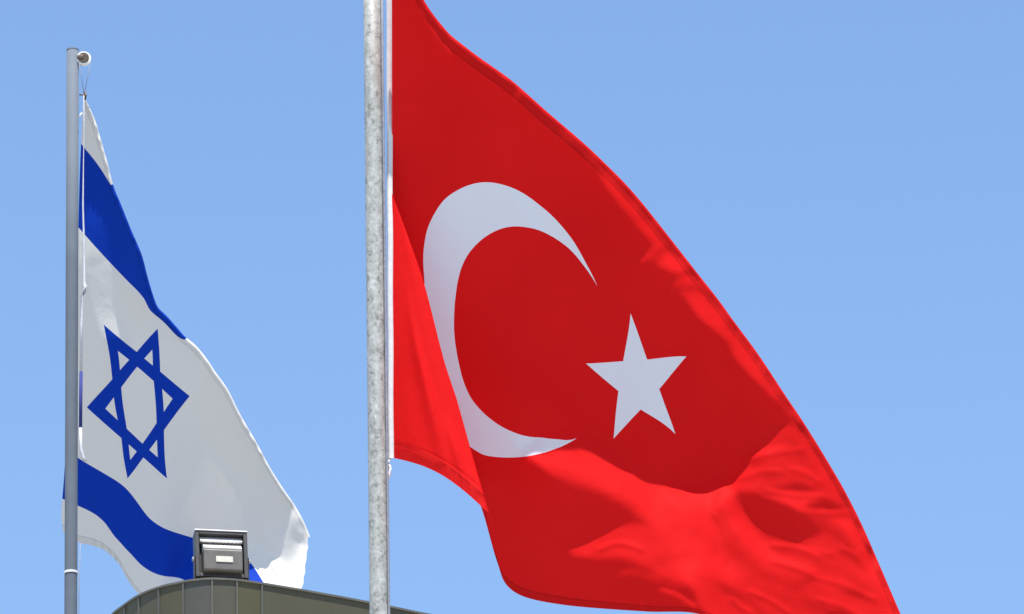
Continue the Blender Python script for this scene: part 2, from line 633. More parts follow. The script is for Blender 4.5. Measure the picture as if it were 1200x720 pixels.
def grid_mesh(name, grids, mat, parent=None):
    """grids: list of (points[nv,nu,3], uv[nv,nu,2]) joined into one cloth"""
    V, Fc, UV, HM = [], [], [], []
    off = 0
    for pts, uv, hm in grids:
        nv, nu = pts.shape[:2]
        V.append(pts.reshape(-1, 3))
        UV.append(uv.reshape(-1, 2))
        HM.append(np.stack([np.full(pts.shape[:2], 0.5), np.broadcast_to(np.asarray(hm, float).reshape(-1, 1), pts.shape[:2])], -1).reshape(-1, 2))
        i, j = np.meshgrid(np.arange(nv - 1), np.arange(nu - 1), indexing='ij')
        a = off + i * nu + j
        Fc.append(np.stack([a, a + 1, a + nu + 1, a + nu], -1).reshape(-1, 4))
        off += nv * nu
    V, Fc, UV, HM = np.vstack(V), np.vstack(Fc), np.vstack(UV), np.vstack(HM)
    me = bpy.data.meshes.new(name)
    org = V.mean(0)
    me.from_pydata((V - org).tolist(), [], Fc.tolist())
    me.polygons.foreach_set('use_smooth', [True] * len(me.polygons))
    ul = me.uv_layers.new(name='UVMap')
    ul.data.foreach_set('uv', UV[Fc.reshape(-1)].astype(np.float32).reshape(-1))
    h2 = me.uv_layers.new(name='hem')
    h2.data.foreach_set('uv', HM[Fc.reshape(-1)].astype(np.float32).reshape(-1))
    me.materials.append(mat)
    bm = bmesh.new()
    bm.from_mesh(me)
    bmesh.ops.remove_doubles(bm, verts=bm.verts, dist=0.0004)
    bm.to_mesh(me)
    bm.free()
    o = bpy.data.objects.new(name, me)
    o.location = org
    return link(o, parent)

def pole_depth(y, D0, yc=360):
    k = (360 - np.asarray(y, float)) / F
    d0 = D0
    z = d0 * k / (math.cos(ELEV) - k * math.sin(ELEV))
    return d0 + z * math.sin(ELEV)

def pucker(H, seed, amp, depth=0.022):
    """short gathers along the sewn hems"""
    nv, nu = H.shape
    rng = np.random.default_rng(seed)
    t = np.linspace(0, 1, nv)[:, None]
    out = H.copy()
    for d in (1 - t, t):
        ph = np.cumsum(2.2 + 3.0 * rng.random(nu)) * (300.0 / nu) * 0.17
        a = np.convolve(rng.standard_normal(nu + 24), np.ones(25) / 5.0, 'valid')
        out += amp * np.sin(ph)[None] * a[None] * np.exp(-(d / depth) ** 2)
    return out

def curl_rows(xy, h, D0, rad, back, uvs, n=9, taper=0.25):
    """the cloth turning away behind its own outline: rows that roll back from the last visible row"""
    t = np.gradient(xy, axis=0)
    t /= np.linalg.norm(t, axis=1, keepdims=True) + 1e-9
    nout = np.stack([t[:, 1], -t[:, 0]], 1)
    rows = []
    tp = np.clip(np.linspace(0, 1, len(xy)) / taper, 0, 1)[:, None]
    for th in np.linspace(0, math.pi * 0.80, n):
        rows.append((xy + nout * rad * math.sin(th) * np.minimum(1, tp * 4), h - rad * 1.6 * (1 - math.cos(th))))
    lx_, lh = rows[-1]
    for k in range(1, 7):
        s = k / 6 * back
        rows.append((lx_ - nout * s * 0.75 * tp, lh - s * 0.45))
    P_ = np.stack([arr_at(a[:, 0], a[:, 1], D0 * (1 - b / F)) for a, b in rows])
    return P_, np.repeat(uvs[None], len(rows), 0), np.ones(len(rows))

# ------------------------------------------------------------------ ground and building
bm = bmesh.new()
bmesh.ops.create_grid(bm, x_segments=2, y_segments=2, size=1500)
g = obj('ground', bm, MAT_PAVE)
tag(g, kind='structure')

ZR = 17.0756
EDGE_PX = [(133, 719), (145, 709.5), (163, 697.5), (187.5, 687.5), (216, 681), (232, 678.6), (247, 677.6), (277.5, 679), (307.5, 683.3), (330, 687), (353, 690.9), (430, 705), (493, 718)]
plan = [tuple(at_z(x, y, ZR)[:2]) for x, y in EDGE_PX]
plan = [(-2.735, 49.6), (-2.735, 48.9), (-2.715, 48.52)] + plan
wd = np.array(plan[-1]) - np.array(plan[-3])
wd /= np.linalg.norm(wd)
front = resample(plan, 220)
front = np.vstack([front, front[-1] + wd * np.array([[2.0], [5.0], [9.0]])])
JOINT_X = [133.0, 146.5, 164, 187.5, 216, 247, 277.5, 307.5]
bld = empty('clad_building', (-2.0, 48.0, 0))
tag(bld, 'dark olive metal clad building with a rounded corner of narrow upright panels', 'building')
O = np.array([-2.0, 48.0])
FZ = ZR - 0.014
seg = np.concatenate([[0], np.cumsum(np.linalg.norm(np.diff(front, axis=0), axis=1))])
def arc_of(px):
    i = np.argmin([abs(at_proj - px) for at_proj in front_px])
    return seg[i]
def projx(p):
    d = np.array([p[0], p[1], ZR]) - CAM
    return 600 + F * (d @ rt) / (d @ fw)
front_px = np.array([projx(p) for p in front])
i0 = int(np.argmin(front_px))
jarc = [seg[i0 + int(np.argmin(np.abs(front_px[i0:] - x)))] for x in JOINT_X[1:]]
jarc = [jarc[0] - 0.2 * k for k in range(6, 0, -1)] + jarc + [jarc[-1] + 2.6 + 1.5 * k for k in range(6)]
def panel_coord(s):
    return np.interp(s, jarc, np.arange(len(jarc)) + 1.0)
nrm2 = np.gradient(front, axis=0)
nrm2 /= np.linalg.norm(nrm2, axis=1, keepdims=True)
nout2 = np.stack([nrm2[:, 1], -nrm2[:, 0]], 1)
back = np.array([front[-1] + np.array([-3.4, 4.8]), [-2.0, 51.6], [-2.735, 50.9]])

def wall_mesh():
    bm = bmesh.new()
    uvl = bm.loops.layers.uv.new('UVMap')
    loop = np.vstack([front, back])
    arc = np.concatenate([panel_coord(seg), [30.3, 31.3, 32.3]])
    lo = [bm.verts.new((p[0] - O[0], p[1] - O[1], 0)) for p in loop]
    hi = [bm.verts.new((p[0] - O[0], p[1] - O[1], FZ)) for p in loop]
    n = len(loop)
    for i in range(n):
        j = (i + 1) % n
        f_ = bm.faces.new((lo[i], lo[j], hi[j], hi[i]))
        f_.smooth = i < len(front) - 1
        a0, a1 = arc[i], (arc[j] if j else 33.3)
        if math.floor(a1 - 1e-6) != math.floor(a0) and i < len(front) - 1:
            a1 = a0
        for lp, (a, z) in zip(f_.loops, ((a0, 0), (a1, 0), (a1, FZ), (a0, FZ))):
            lp[uvl].uv = (a, z)
    return bm
obj('wall', wall_mesh(), MAT_CLAD, bld)

def ribbon_coping():
    bm = bmesh.new()
    prev = None
    for p, n in zip(front, nout2):
        q = []
        for o_, z in ((0.012, FZ), (0.012, ZR), (-0.16, ZR), (-0.16, FZ)):
            c = p + n * o_ - O
            q.append(bm.verts.new((c[0], c[1], z)))
        if prev:
            for k in range(4):
                bm.faces.new((prev[k], q[k], q[(k + 1) % 4], prev[(k + 1) % 4]))
        prev = q
    bmesh.ops.recalc_face_normals(bm, faces=bm.faces)
    return bm
obj('coping', ribbon_coping(), MAT_COPE, bld)

bm = bmesh.new()
loop = np.vstack([front - nout2 * 0.165, back]) - O
bm.faces.new([bm.verts.new((p[0], p[1], FZ + 0.02)) for p in loop])
obj('roof', bm, MAT_ROOF, bld)

bm = bmesh.new()
for s in jarc:
    if s < 0.1 or s > seg[-1] - 0.1:
        continue
    p = np.array([np.interp(s, seg, front[:, 0]), np.interp(s, seg, front[:, 1])])
    i = int(np.argmin(np.abs(seg - s)))
    n, t = nout2[i], nrm2[i]
    c = p + n * 0.004 - O
    ang = math.atan2(t[1], t[0])
    add_box(bm, c[0], c[1], FZ / 2, 0.011, 0.012, FZ - 0.006, Matrix.Rotation(ang, 4, 'Z'))
obj('panel_joint', bm, MAT_TRIM, bld)

# ------------------------------------------------------------------ floodlight on the roof edge
def floodlight():
    base = at_z(259.3, 682.5, ZR)
    t = empty('floodlight', (base[0], base[1], ZR), R(11))
    tag(t, 'grey floodlight seen from behind, standing on the rounded roof edge', 'floodlight')
    W, H = 0.345, 0.335
    tilt = Matrix.Rotation(R(-9), 4, 'X')           # the head leans back a little
    head = []
    # flange: a shallow tray whose rim frames the back
    bm = bmesh.new()
    w, h, th, d = W / 2, H, 0.026, 0.10
    add_box(bm, -w + th / 2, 0, h / 2, th, d, h)
    add_box(bm, w - th / 2, 0, h / 2, th, d, h)
    add_box(bm, 0, 0, h - 0.011, 2 * w - 2 * th - 0.002, d, 0.022)
    add_box(bm, 0, 0, 0.012, 2 * w - 2 * th - 0.002, d, 0.024)
    head.append(obj('frame', bm, MAT_LAMP, t, bevel=0.003))
    bm = bmesh.new()
    add_prism(bm, [(-0.056, h + 0.001), (0.05, h + 0.001), (0.05, h + 0.016), (-0.046, h + 0.013)], -w - 0.002, w + 0.002)
    head.append(obj('frame_lip', bm, MAT_LEDGE, t))
    bm = bmesh.new()
    iw = w - th - 0.003
    add_box(bm, 0, 0.02, h / 2, 2 * iw, 0.05, h - 0.06)
    head.append(obj('housing', bm, MAT_DARK, t, bevel=0.004))
    bm = bmesh.new()
    add_prism(bm, [(-0.005, h - 0.024), (-0.047, h - 0.070), (-0.040, h - 0.077), (-0.005, h - 0.075)], -iw + 0.004, iw - 0.004)
    head.append(obj('upper_ledge', bm, MAT_LEDGE, t))
    bm = bmesh.new()
    for k in range(11):
        x = -iw + 0.020 + (2 * iw - 0.040) * k / 10
        add_prism(bm, [(-0.006, h - 0.0785), (-0.040, h - 0.0785), (-0.036, h - 0.112), (-0.006, h - 0.112)], x - 0.004, x + 0.004)
    head.append(obj('cooling_fin', bm, MAT_LAMP, t))
    bm = bmesh.new()
    gw = iw - 0.018
    add_prism(bm, [(-0.006, h - 0.113), (-0.070, h - 0.113), (-0.108, h - 0.152), (-0.102, h - 0.158), (-0.006, h - 0.158)], -gw, gw)
    head.append(obj('lower_ledge', bm, MAT_LEDGE, t))
    bm = bmesh.new()
    add_prism(bm, [(-0.006, h - 0.1585), (-0.104, h - 0.1585), (-0.112, h - 0.170), (-0.104, 0.030), (-0.09, 0.022), (-0.006, 0.026)], -gw - 0.002, gw + 0.002)
    gb = obj('gear_box', bm, MAT_LAMP2, t, bevel=0.004)
    head.append(gb)
    bm = bmesh.new()
    add_box(bm, 0.008, -0.1105, 0.100, 0.112, 0.004, 0.042)
    pl = obj('rating_plate', bm, MAT_PLATE, gb, bevel=0.001)
    bm = bmesh.new()
    add_box(bm, 0, 0.054, h / 2, 2 * iw, 0.006, h - 0.05)
    head.append(obj('front_glass', bm, MAT_GLASS, t))
    # bracket: a U strap with side arms and a foot plate
    for s in (-1, 1):
        bm = bmesh.new()
        add_box(bm, s * (w + 0.006), 0.0, 0.085, 0.006, 0.04, 0.17)
        b = obj('bracket_arm', bm, MAT_LAMP, t, bevel=0.001)
        bm = bmesh.new()
        add_lathe(bm, [(0.016, -0.006), (0.016, 0.006)], 12, Matrix.Translation((s * (w + 0.012), 0, 0.15)) @ Matrix.Rotation(R(90), 4, 'Y'))
        obj('pivot_bolt', bm, MAT_STEEL, b)
    bm = bmesh.new()
    add_box(bm, 0, 0, 0.003, 2 * w + 0.03, 0.06, 0.006)
    obj('foot_plate', bm, MAT_LAMP, t)
    for o in head:
        o.matrix_local = Matrix.Translation((0, 0, 0.012)) @ tilt
    return t
floodlight()

# ------------------------------------------------------------------ flag poles
def base_and_shaft(root, rad_px_mat, height, r_bot, r_top, cap):
    bm = bmesh.new()
    add_lathe(bm, [(r_bot, 0.16), (r_bot, height * 0.4)] + [(r_bot + (r_top - r_bot) * k / 8, height * (0.4 + 0.6 * k / 8)) for k in range(1, 9)], 48)
    obj('shaft', bm, rad_px_mat, root, smooth=True)
    bm = bmesh.new()
    add_lathe(bm, [(0.26, 0), (0.26, 0.02), (0.12, 0.025), (0.11, 0.158)], 32)
    obj('base_flange', bm, rad_px_mat, root)
    for k in range(6):
        bm = bmesh.new()
        a = math.pi * k / 3
        add_lathe(bm, [(0.018, 0.0215), (0.018, 0.05)], 6, Matrix.Translation((0.2 * math.cos(a), 0.2 * math.sin(a), 0)))
        obj('anchor_bolt', bm, MAT_STEEL, root)
    bm = bmesh.new()
    add_lathe(bm, [(r_top * 1.02, height), (r_top * 1.02, height + cap * 0.5), (r_top * 0.7, height + cap * 0.9), (r_top * 0.2, height + cap)], 32)
    obj('top_cap', bm, rad_px_mat, root, smooth=False)

def z_on(px, py, base):
    """height at which the upright over base crosses photo row py"""
    lo, hi = 0.0, 60.0
    for _ in range(60):
        m = (lo + hi) / 2
        d = np.array([base[0], base[1], m]) - CAM
        if 360 - F * (d @ up) / (d @ fw) > py:
            lo = m
        else:
            hi = m
    return m

DT, DI = 44.0, 56.0
# near pole
pN = at(439.9, 360, DT)[:2]
near = empty('flagpole', (pN[0], pN[1], 0))
tag(near, 'thick mottled galvanised flagpole carrying the red flag', 'flagpole')
base_and_shaft(near, MAT_GALV, z_on(437, -175, pN), 0.0555, 0.0500, 0.06)
def near_line(dx, dy, z0, z1, sag=0.0):
    return [(dx + sag * math.sin(math.pi * k / 12), dy, z0 + (z1 - z0) * k / 12) for k in range(13)]
zt, zb = z_on(437, -150, pN), z_on(444, 545, pN)
bm = bmesh.new()
add_tube(bm, near_line(0.058, -0.018, 1.4, zt), 0.0075)
obj('halyard', bm, MAT_ROPE, near, smooth=True)
bm = bmesh.new()
add_lathe(bm, [(0.05, -0.012), (0.042, 0), (0.05, 0.012)], 24, Matrix.Translation((0.085, 0, z_on(437, -160, pN))) @ Matrix.Rotation(R(90), 4, 'X'))
obj('pulley', bm, MAT_WHITE, near)
bm = bmesh.new()
add_box(bm, 0.072, 0.0, 1.4, 0.05, 0.02, 0.16)
obj('cleat', bm, MAT_STEEL, near, bevel=0.006)

# far pole
pF = at(84.2, 360, DI)[:2]
far = empty('flagpole', (pF[0], pF[1], 0))
tag(far, 'slim grey painted flagpole with white pulley at its top, left of the building', 'flagpole')
zFt = z_on(85, 60, pF)
base_and_shaft(far, MAT_POLE, zFt, 0.0485, 0.0455, 0.02)
pz = z_on(85, 70, pF)
bm = bmesh.new()
prof = [(0.034, -0.016), (0.053, -0.018), (0.055, -0.011), (0.046, 0.0), (0.055, 0.011), (0.053, 0.018), (0.034, 0.016)]
add_lathe(bm, prof, 32, Matrix.Translation((0.082, -0.012, pz)) @ Matrix.Rotation(R(90), 4, 'X'))
pul = obj('pulley', bm, MAT_WHITE, far, smooth=False)
bm = bmesh.new()
add_lathe(bm, [(0.036, -0.026), (0.040, -0.022), (0.040, 0.022), (0.036, 0.026)], 24, Matrix.Translation((0.082, -0.012, pz)) @ Matrix.Rotation(R(90), 4, 'X'))
obj('hub', bm, MAT_BRONZE, pul)
bm = bmesh.new()
add_box(bm, 0.060, -0.012, pz + 0.006, 0.05, 0.062, 0.032)
obj('pulley_bracket', bm, MAT_BRONZE, far, bevel=0.006)
zk = z_on(85, 111, pF)
bm = bmesh.new()
add_tube(bm, [(0.045, -0.03, pz - 0.03), (0.065, -0.03, pz - 0.14), (0.084, -0.03, zk)], 0.0026, 6)
add_tube(bm, [(0.136, -0.03, pz - 0.02), (0.115, -0.03, pz - 0.14), (0.090, -0.03, zk)], 0.0026, 6)
add_tube(bm, [(0.070, -0.06, z_on(85, 640, pF)), (0.062, -0.06, z_on(85, 700, pF)), (0.056, -0.055, 1.4)], 0.0034, 6)
obj('halyard', bm, MAT_ROPE, far, smooth=True)
bm = bmesh.new()
zr_ = z_on(84, 671, pF)
add_lathe(bm, [(0.0487, -0.010), (0.0510, -0.009), (0.0510, 0.006), (0.0487, 0.007)], 48, Matrix.Translation((0, 0, zr_)))
obj('tape_band', bm, MAT_WHITE, far)
bm = bmesh.new()
add_box(bm, 0.0, -0.062, 1.4, 0.02, 0.03, 0.16)
obj('cleat', bm, MAT_STEEL, far, bevel=0.005)

# ------------------------------------------------------------------ the red flag
def red_flag():
    star_in, tips = [], []
    ri = 0.125 * math.cos(2 * math.pi / 5) / math.cos(math.pi / 5)
    for ang, (x, y) in zip((180, 108, 36, -36, -108), ((686.9, 426.2), (738.9, 367.5), (804.3, 418), (791.4, 509), (719, 514.3))):
        tips.append((x, y, STAR_C + 0.125 * math.cos(R(ang)), 0.125 * math.sin(R(ang))))
    for ang, (x, y) in zip((144, 72, 0, -72, -144), ((730.3, 423.5), (758.4, 421.6), (772.5, 456.2), (750.8, 480), (724.8, 458.6))):
        star_in.append((x, y, STAR_C + ri * math.cos(R(ang)), ri * math.sin(R(ang))))
    fixed = tips + star_in + [(700, 335.5, 0.71125, 0.1337), (675.5, 513.7, 0.71125, -0.1337)]
    soft = [(456, 57, 0.0, 0.25), (456, -103, 0, 0.5), (560, 330, 0.42, 0.06), (592, 682, 0.57, -0.5), (820, 718, 0.98, -0.5),
            (556, 400, 0.41, -0.04), (900, 600, 1.2, 0.0)]
    outer = [(686, 307.5), (670, 280), (652.5, 258.8), (630, 238.8), (605, 222.5), (587.5, 216.3), (571, 213.8), (552.5, 216.3), (535, 223.8),
             (520, 235), (508.8, 251.3), (501.3, 267.5), (497.5, 285), (496, 305), (497.5, 335), (555.8, 527), (565, 532.5), (580, 535.5),
             (600, 536.3), (620, 534.5), (640, 530), (657.5, 523.8)]
    inner = [(687.5, 316), (675, 300), (660, 286), (645, 276.3), (630, 269.5), (615, 266.3), (605, 265.5), (590, 267.5), (575, 273.8), (560, 285),
             (547.5, 300), (540, 316), (535.5, 335), (533, 355), (532, 385), (533.8, 405), (537.5, 425), (542.5, 445), (552.5, 467.5),
             (565, 482.5), (580, 495), (600, 506), (615, 511), (635, 513), (655, 515)]
    uvmap = fit_uv(fixed, soft, [(outer, on_circle(0.5, 0.25)), (inner, on_circle(0.5625, 0.2))])

    top = [(459, -103), (476, -50), (495, -1), (523.5, 38), (541, 53), (560, 67.5), (595, 92.5), (611, 106), (640, 132), (672, 159.5), (692, 177.5), (710, 195), (727.5, 212.5),
           (747.5, 235), (767.5, 260), (785, 282.5), (801, 303), (820, 327.5), (840, 353), (856, 375.5), (886, 416.5), (919.5, 467.5), (936, 492), (953, 519), (968, 544), (987, 577),
           (1007, 617), (1027, 663), (1047, 710), (1065, 752)]
    top = inset(top, 3.5)
    top[0] = (459, -103)
    left = [(556, 560), (540, 515), (520, 470), (495, 400), (474, 310), (459.5, 225), (459.5, 150), (459.3, 40), (459, -103)]
    bottom = [(556, 560), (568, 594), (577, 640), (584, 663), (591, 682), (603, 694), (622, 702), (660, 709), (700, 713), (760, 717), (820, 720), (870, 745), (905, 800), (912, 860)]
    right = [(912, 860), (990, 810), (1065, 752)]
    nu, nv = 330, 330
    XY = coons(bottom, top, left, right, nu, nv)

    rel = Relief(420, 1110, -150, 920, 2.2, -0.05)
    f_, c_ = rel.fold, rel.crease
    # broad undertones of the overhanging sheet
    f_([(457, -110), (485, -60), (540, 60), (640, 190), (600, 190), (500, 60), (458, 20)], -0.03, 10)
    f_([(440, -120), (480, -120), (480, 200), (440, 200)], -0.05, 6)
    c_([(463, 60), (464, 110), (467, 160), (470, 205)], 0.03, 2.5)
    f_([(457, 60), (470, 60), (482, 230), (492, 300), (470, 300), (457, 225)], -0.03, 5)
    f_([(640, 160), (700, 215), (760, 320), (730, 330), (640, 210)], -0.06, 14)
    f_([(630, 380), (700, 360), (860, 440), (880, 510), (800, 560), (700, 520)], -0.03, 20)
    # lower right, where the cloth swings out to the sky
    f_([(800, 576), (833, 567), (858, 565), (857, 552), (873, 527), (897, 509), (915, 496), (937, 492), (1000, 600), (1080, 745), (1010, 900), (850, 900), (823, 719),
        (812, 702), (800, 685), (772, 600)], 0.36, 3)
    f_([(800, 600), (850, 600), (870, 660), (860, 720), (820, 690)], 0.44, 12)
    f_([(905, 590), (990, 640), (1030, 720), (930, 760), (890, 690)], 0.31, 18)
    # ridge below the crescent tip
    f_([(610, 528), (636, 505), (671, 500), (704, 510), (738, 541), (774, 563), (806, 577), (830, 568), (840, 640), (824, 718), (812, 702), (800, 685), (772, 677), (760, 650),
        (772, 632), (760, 614), (735, 592), (705, 574), (677, 566), (644, 554)], 0.42, 2.5)
    f_([(630, 548), (660, 552), (700, 562), (745, 590), (768, 618), (740, 605), (700, 578), (665, 570)], 0.12, 6, 0.7)
    f_([(652, 637), (680, 637), (711, 621), (742, 611), (768, 616), (790, 650), (770, 668), (739, 655), (723, 650), (702, 653), (674, 651)], 0.32, 3)
    f_([(700, 640), (742, 628), (760, 640), (740, 652), (700, 650)], 0.42, 6, 0.7)
    f_([(720, 676), (726, 668), (739, 664), (775, 672), (802, 684), (790, 688), (770, 681), (742, 672)], 0.14, 3)
    f_([(745, 655), (775, 652), (800, 676), (770, 668)], 0.26, 5)
    f_([(770, 556), (806, 566), (850, 552), (862, 572), (835, 600), (790, 596)], 0.62, 4)
    # overhung pockets, dark lenses between creases
    f_([(862, 574), (890, 577), (907, 583), (933, 595), (950, 607), (963, 619), (960, 627), (933, 634), (910, 629), (887, 616), (872, 599), (864, 584)], -0.03, 3.0)
    f_([(885, 612), (910, 612), (950, 622), (960, 630), (930, 640), (900, 630)], 0.10, 5, 0.8)
    f_([(889, 577), (910, 569), (933, 563), (950, 568), (965, 577), (927, 577)], -0.03, 2.2)
    f_([(937, 595), (950, 588), (966, 582), (980, 589), (995, 597), (967, 598.5)], -0.03, 2.2)
    f_([(890, 578), (930, 578.5), (965, 578), (975, 581), (950, 587), (936, 594), (905, 583)], 0.5, 2)
    f_([(936, 596), (967, 600), (994, 599), (985, 606), (955, 608)], 0.52, 2)
    f_([(956, 674), (973, 677), (1000, 687), (1014, 694), (1031, 708), (985, 692)], -0.05, 2.5)
    f_([(940, 676), (957, 673), (975, 681), (1000, 694), (960, 684)], 0.5, 2.5)
    c_([(955, 641), (965, 644), (974, 648)], -0.05, 2.2)
    c_([(938, 682), (948, 679), (960, 674)], 0.1, 2)
    c_([(943, 706), (955, 712), (968, 710)], 0.12, 6)
    c_([(970, 719), (985, 718), (998, 722)], 0.0, 3)
    c_([(878, 534), (900, 527), (928, 521)], 0.55, 2)
    c_([(880, 539), (905, 531), (930, 526)], 0.16, 2.5)
    c_([(902, 553), (920, 546), (940, 540)], 0.25, 6)
    c_([(835, 680), (850, 688), (862, 694)], 0.22, 3)
    c_([(850, 640), (870, 655), (882, 664)], 0.28, 4)
    c_([(900, 690), (925, 700), (940, 712)], 0.24, 5)
    c_([(846, 600), (868, 640), (880, 690)], 0.24, 6)
    c_([(845, 622), (866, 650), (902, 676), (940, 690)], 0.20, 5)
    c_([(862, 612), (900, 650), (950, 668)], 0.50, 5)
    c_([(905, 640), (940, 650), (985, 668), (1020, 690)], 0.24, 4)
    c_([(960, 612), (985, 630), (1005, 655)], 0.22, 5)
    c_([(965, 600), (990, 612), (1008, 640)], 0.50, 4)
    c_([(830, 600), (838, 640), (836, 690), (842, 730)], 0.52, 5)
    c_([(852, 690), (880, 705), (905, 730)], 0.18, 4)
    c_([(885, 545), (915, 556), (945, 558)], 0.22, 4)
    c_([(930, 520), (948, 545), (965, 575)], 0.22, 5)
    f_([(800, 680), (812, 690), (824, 716), (830, 740), (800, 740)], -0.12, 3)
    for pts in ([(878, 535), (905, 529), (940, 524)], [(900, 573), (930, 577.5), (965, 578.5)], [(935, 596), (965, 599), (994, 598)],
                [(952, 641), (975, 647)], [(946, 672), (985, 682), (1024, 699)], [(905, 655), (930, 662), (952, 670)], [(878, 690), (900, 700), (925, 716)],
                [(702, 641), (725, 634), (752, 641)], [(985, 640), (1003, 648), (1013, 664)], [(958, 700), (988, 708), (1015, 724)],
                [(868, 558), (890, 550), (915, 549)], [(925, 546), (945, 552), (960, 562)], [(838, 600), (848, 625), (852, 655)], [(905, 636), (935, 640), (960, 650)],
                [(776, 690), (796, 697), (812, 708)], [(858, 700), (866, 708), (880, 716)]):
        c_(pts, 0.62, 1.7, 0.9)
        c_([(x + 0.5, y + 4.2) for x, y in pts], 0.10, 2.2, 0.85)
    # rolled rim up the long edge, with short gathers
    f_([(697, 184), (705, 206), (717, 228), (735, 251), (750, 269), (767, 285), (762, 292), (746, 306), (748, 309), (768, 299), (778, 300), (765, 308), (786, 318), (797, 320), (792, 329), (776, 344),
        (779, 346), (800, 330), (808, 331), (795, 342), (805, 348), (810, 358), (819, 371), (837, 386), (855, 401), (862, 419), (889, 450), (910, 471), (923, 481), (936, 497), (950, 500), (870, 390), (760, 255)],
       0.34, 2.6)
    f_([(640, 128), (690, 172), (704, 192), (690, 184), (650, 148)], 0.12, 3)
    c_([(770, 296), (786, 290), (795, 298)], 0.05, 2.5)
    c_([(797, 323), (808, 316)], 0.02, 3)
    c_([(803, 340), (815, 336), (822, 342)], 0.05, 2.5)
    c_([(494, 10), (508, 33), (521, 50), (533, 65), (544, 78)], 0.55, 1.4)
    c_([(500, 12), (516, 32), (535, 56), (552, 74)], -0.16, 3)
    c_([(602, 114), (608, 106), (614, 108)], 0.22, 2)
    c_([(598, 130), (606, 117)], -0.05, 3)
    c_([(576, 368), (583, 382), (594, 409)], 0.07, 1.6)
    c_([(462, 100), (465, 125), (468, 146)], 0.10, 1.5)
    f_([(595, 225), (612, 222), (640, 255), (640, 272), (622, 266)], 0.07, 3, 0.9)
    f_([(616, 524), (640, 512), (676, 512), (655, 528), (630, 534)], 0.36, 4)
    for y in np.arange(208, 228, 3.0):
        d = pole_depth(y, DT)
        rel.pin(457.5, y, -(d - DT) * F / DT - 30, 0.02)
    rel.gain = 1.3
    rel.wrinkle(7, 0.07, 0.10)
    rel.solve()
    H = rel(XY[..., 0], XY[..., 1])
    H = pucker(H, 5, 0.9)
    # the sheet meets the pole's line exactly along the upper hoist
    P1 = arr_at(XY[..., 0], XY[..., 1], DT * (1 - H / F))
    UV1 = uvmap(XY)
    grids = [(P1, UV1, np.linspace(0, 1, nv))]
    grids.append(curl_rows(XY[-1], H[-1], DT, 4.0, 34, UV1[-1]))

    # lower hoist: the strip left of the pole's line swings forward, then doubles back behind itself
    k0 = int(np.argmin(np.abs(XY[:, 0, 1] - 226)))
    rows = list(range(0, k0 + 1))
    L = XY[:, 0]
    dist = np.concatenate([[0], np.cumsum(np.linalg.norm(np.diff(L, axis=0), axis=1))])
    tt = 1 - dist[rows] / dist[k0]
    Fp = resample([(459, 226), (479, 279), (498, 334), (521.5, 424), (536.5, 470), (554.5, 535), (574, 603)], 200)
    ft = np.linspace(0, 1, 200)
    S, UVs = [], []
    nA, nB = 56, 56
    for r_, t in zip(rows, tt):
        hy = 226 + (537 - 226) * t
        hp = np.array([458.5 + 3.2 * t, hy])
        fp = np.array([np.interp(t, ft, Fp[:, 0]), np.interp(t, ft, Fp[:, 1])])
        hh = -(pole_depth(hy, DT) - DT) * F / DT
        hf = -(pole_depth(fp[1], DT) - DT) * F / DT + 34 * t
        mp, hm = L[r_], H[r_, 0]
        sA = np.linspace(0, 1, nA)
        xA = hp[0] + (fp[0] - hp[0]) * sA
        yA = hp[1] + (fp[1] - hp[1]) * sA - 13 * np.sin(math.pi * sA) * t ** 3
        hA = hh + (hf - hh) * sA + 10 * t * np.sin(math.pi * sA) + 3.0 * t * np.sin(9 * sA + 5 * t) * sA + 3.0 * t * t * np.sin(17 * sA - 9 * t) * sA * (1 - sA)
        # a slack fold running down the strip
        hA += 9 * t * np.exp(-((sA - 0.45 - 0.25 * (t - 0.5)) / 0.10) ** 2) * np.exp(-((t - 0.62) / 0.22) ** 2)
        hA += 6 * np.exp(-((sA - 0.75) / 0.09) ** 2) * np.exp(-((t - 0.86) / 0.10) ** 2)
        hA += 1.0 * np.clip((t - 0.94) / 0.02, 0, 1) * np.sin(40 * sA + 5 * np.sin(9 * sA) + 60 * (t - 0.95)) * (0.3 + sA)
        hA -= 0.7 * np.exp(-((t - 0.945 + 0.02 * sA) / 0.007) ** 2)
        hA += 2.0 * t * np.sin(6.5 * sA + 14 * t) * sA
        sB = np.linspace(0, 1, nB + 1)[1:]
        xB = fp[0] + (mp[0] - fp[0]) * sB
        yB = fp[1] + (mp[1] - fp[1]) * sB
        hB = hf + (hm - hf) * (1 - (1 - sB) ** 1.3)
        q = np.stack([np.concatenate([xA, xB]), np.concatenate([yA, yB]), np.concatenate([hA, hB])], 1)
        sm = q.copy()
        wv = np.exp(-((np.arange(len(q)) - nA + 0.5) / 7.0) ** 2)[1:-1, None]
        for _ in range(6):
            av = 0.25 * sm[:-2] + 0.5 * sm[1:-1] + 0.25 * sm[2:]
            sm[1:-1] = sm[1:-1] * (1 - wv) + av * wv
        S.append(sm)
        UVs.append(np.stack([0.02 + 0.2 * np.linspace(0, 1, len(sm)), np.full(len(sm), 0.25 - 0.75 * t)], 1))
    S = np.array(S)
    grids.append((arr_at(S[..., 0], S[..., 1], DT * (1 - S[..., 2] / F)), np.array(UVs), (1 - tt) * 0.33))
    fl = grid_mesh('flag', grids, red_flag_material())
    tag(fl, 'large red flag with white crescent and five pointed star, blowing right from the near pole', 'flag')

    # white heading along the hoist, a flat rope pocket between pole and red cloth
    edge_line = [tuple(S[k_, 0]) for k_ in range(len(rows))] + [(XY[k_, 0, 0], XY[k_, 0, 1], H[k_, 0]) for k_ in range(k0 + 1, nv)]
    edge_line.sort(key=lambda q_: -q_[1])
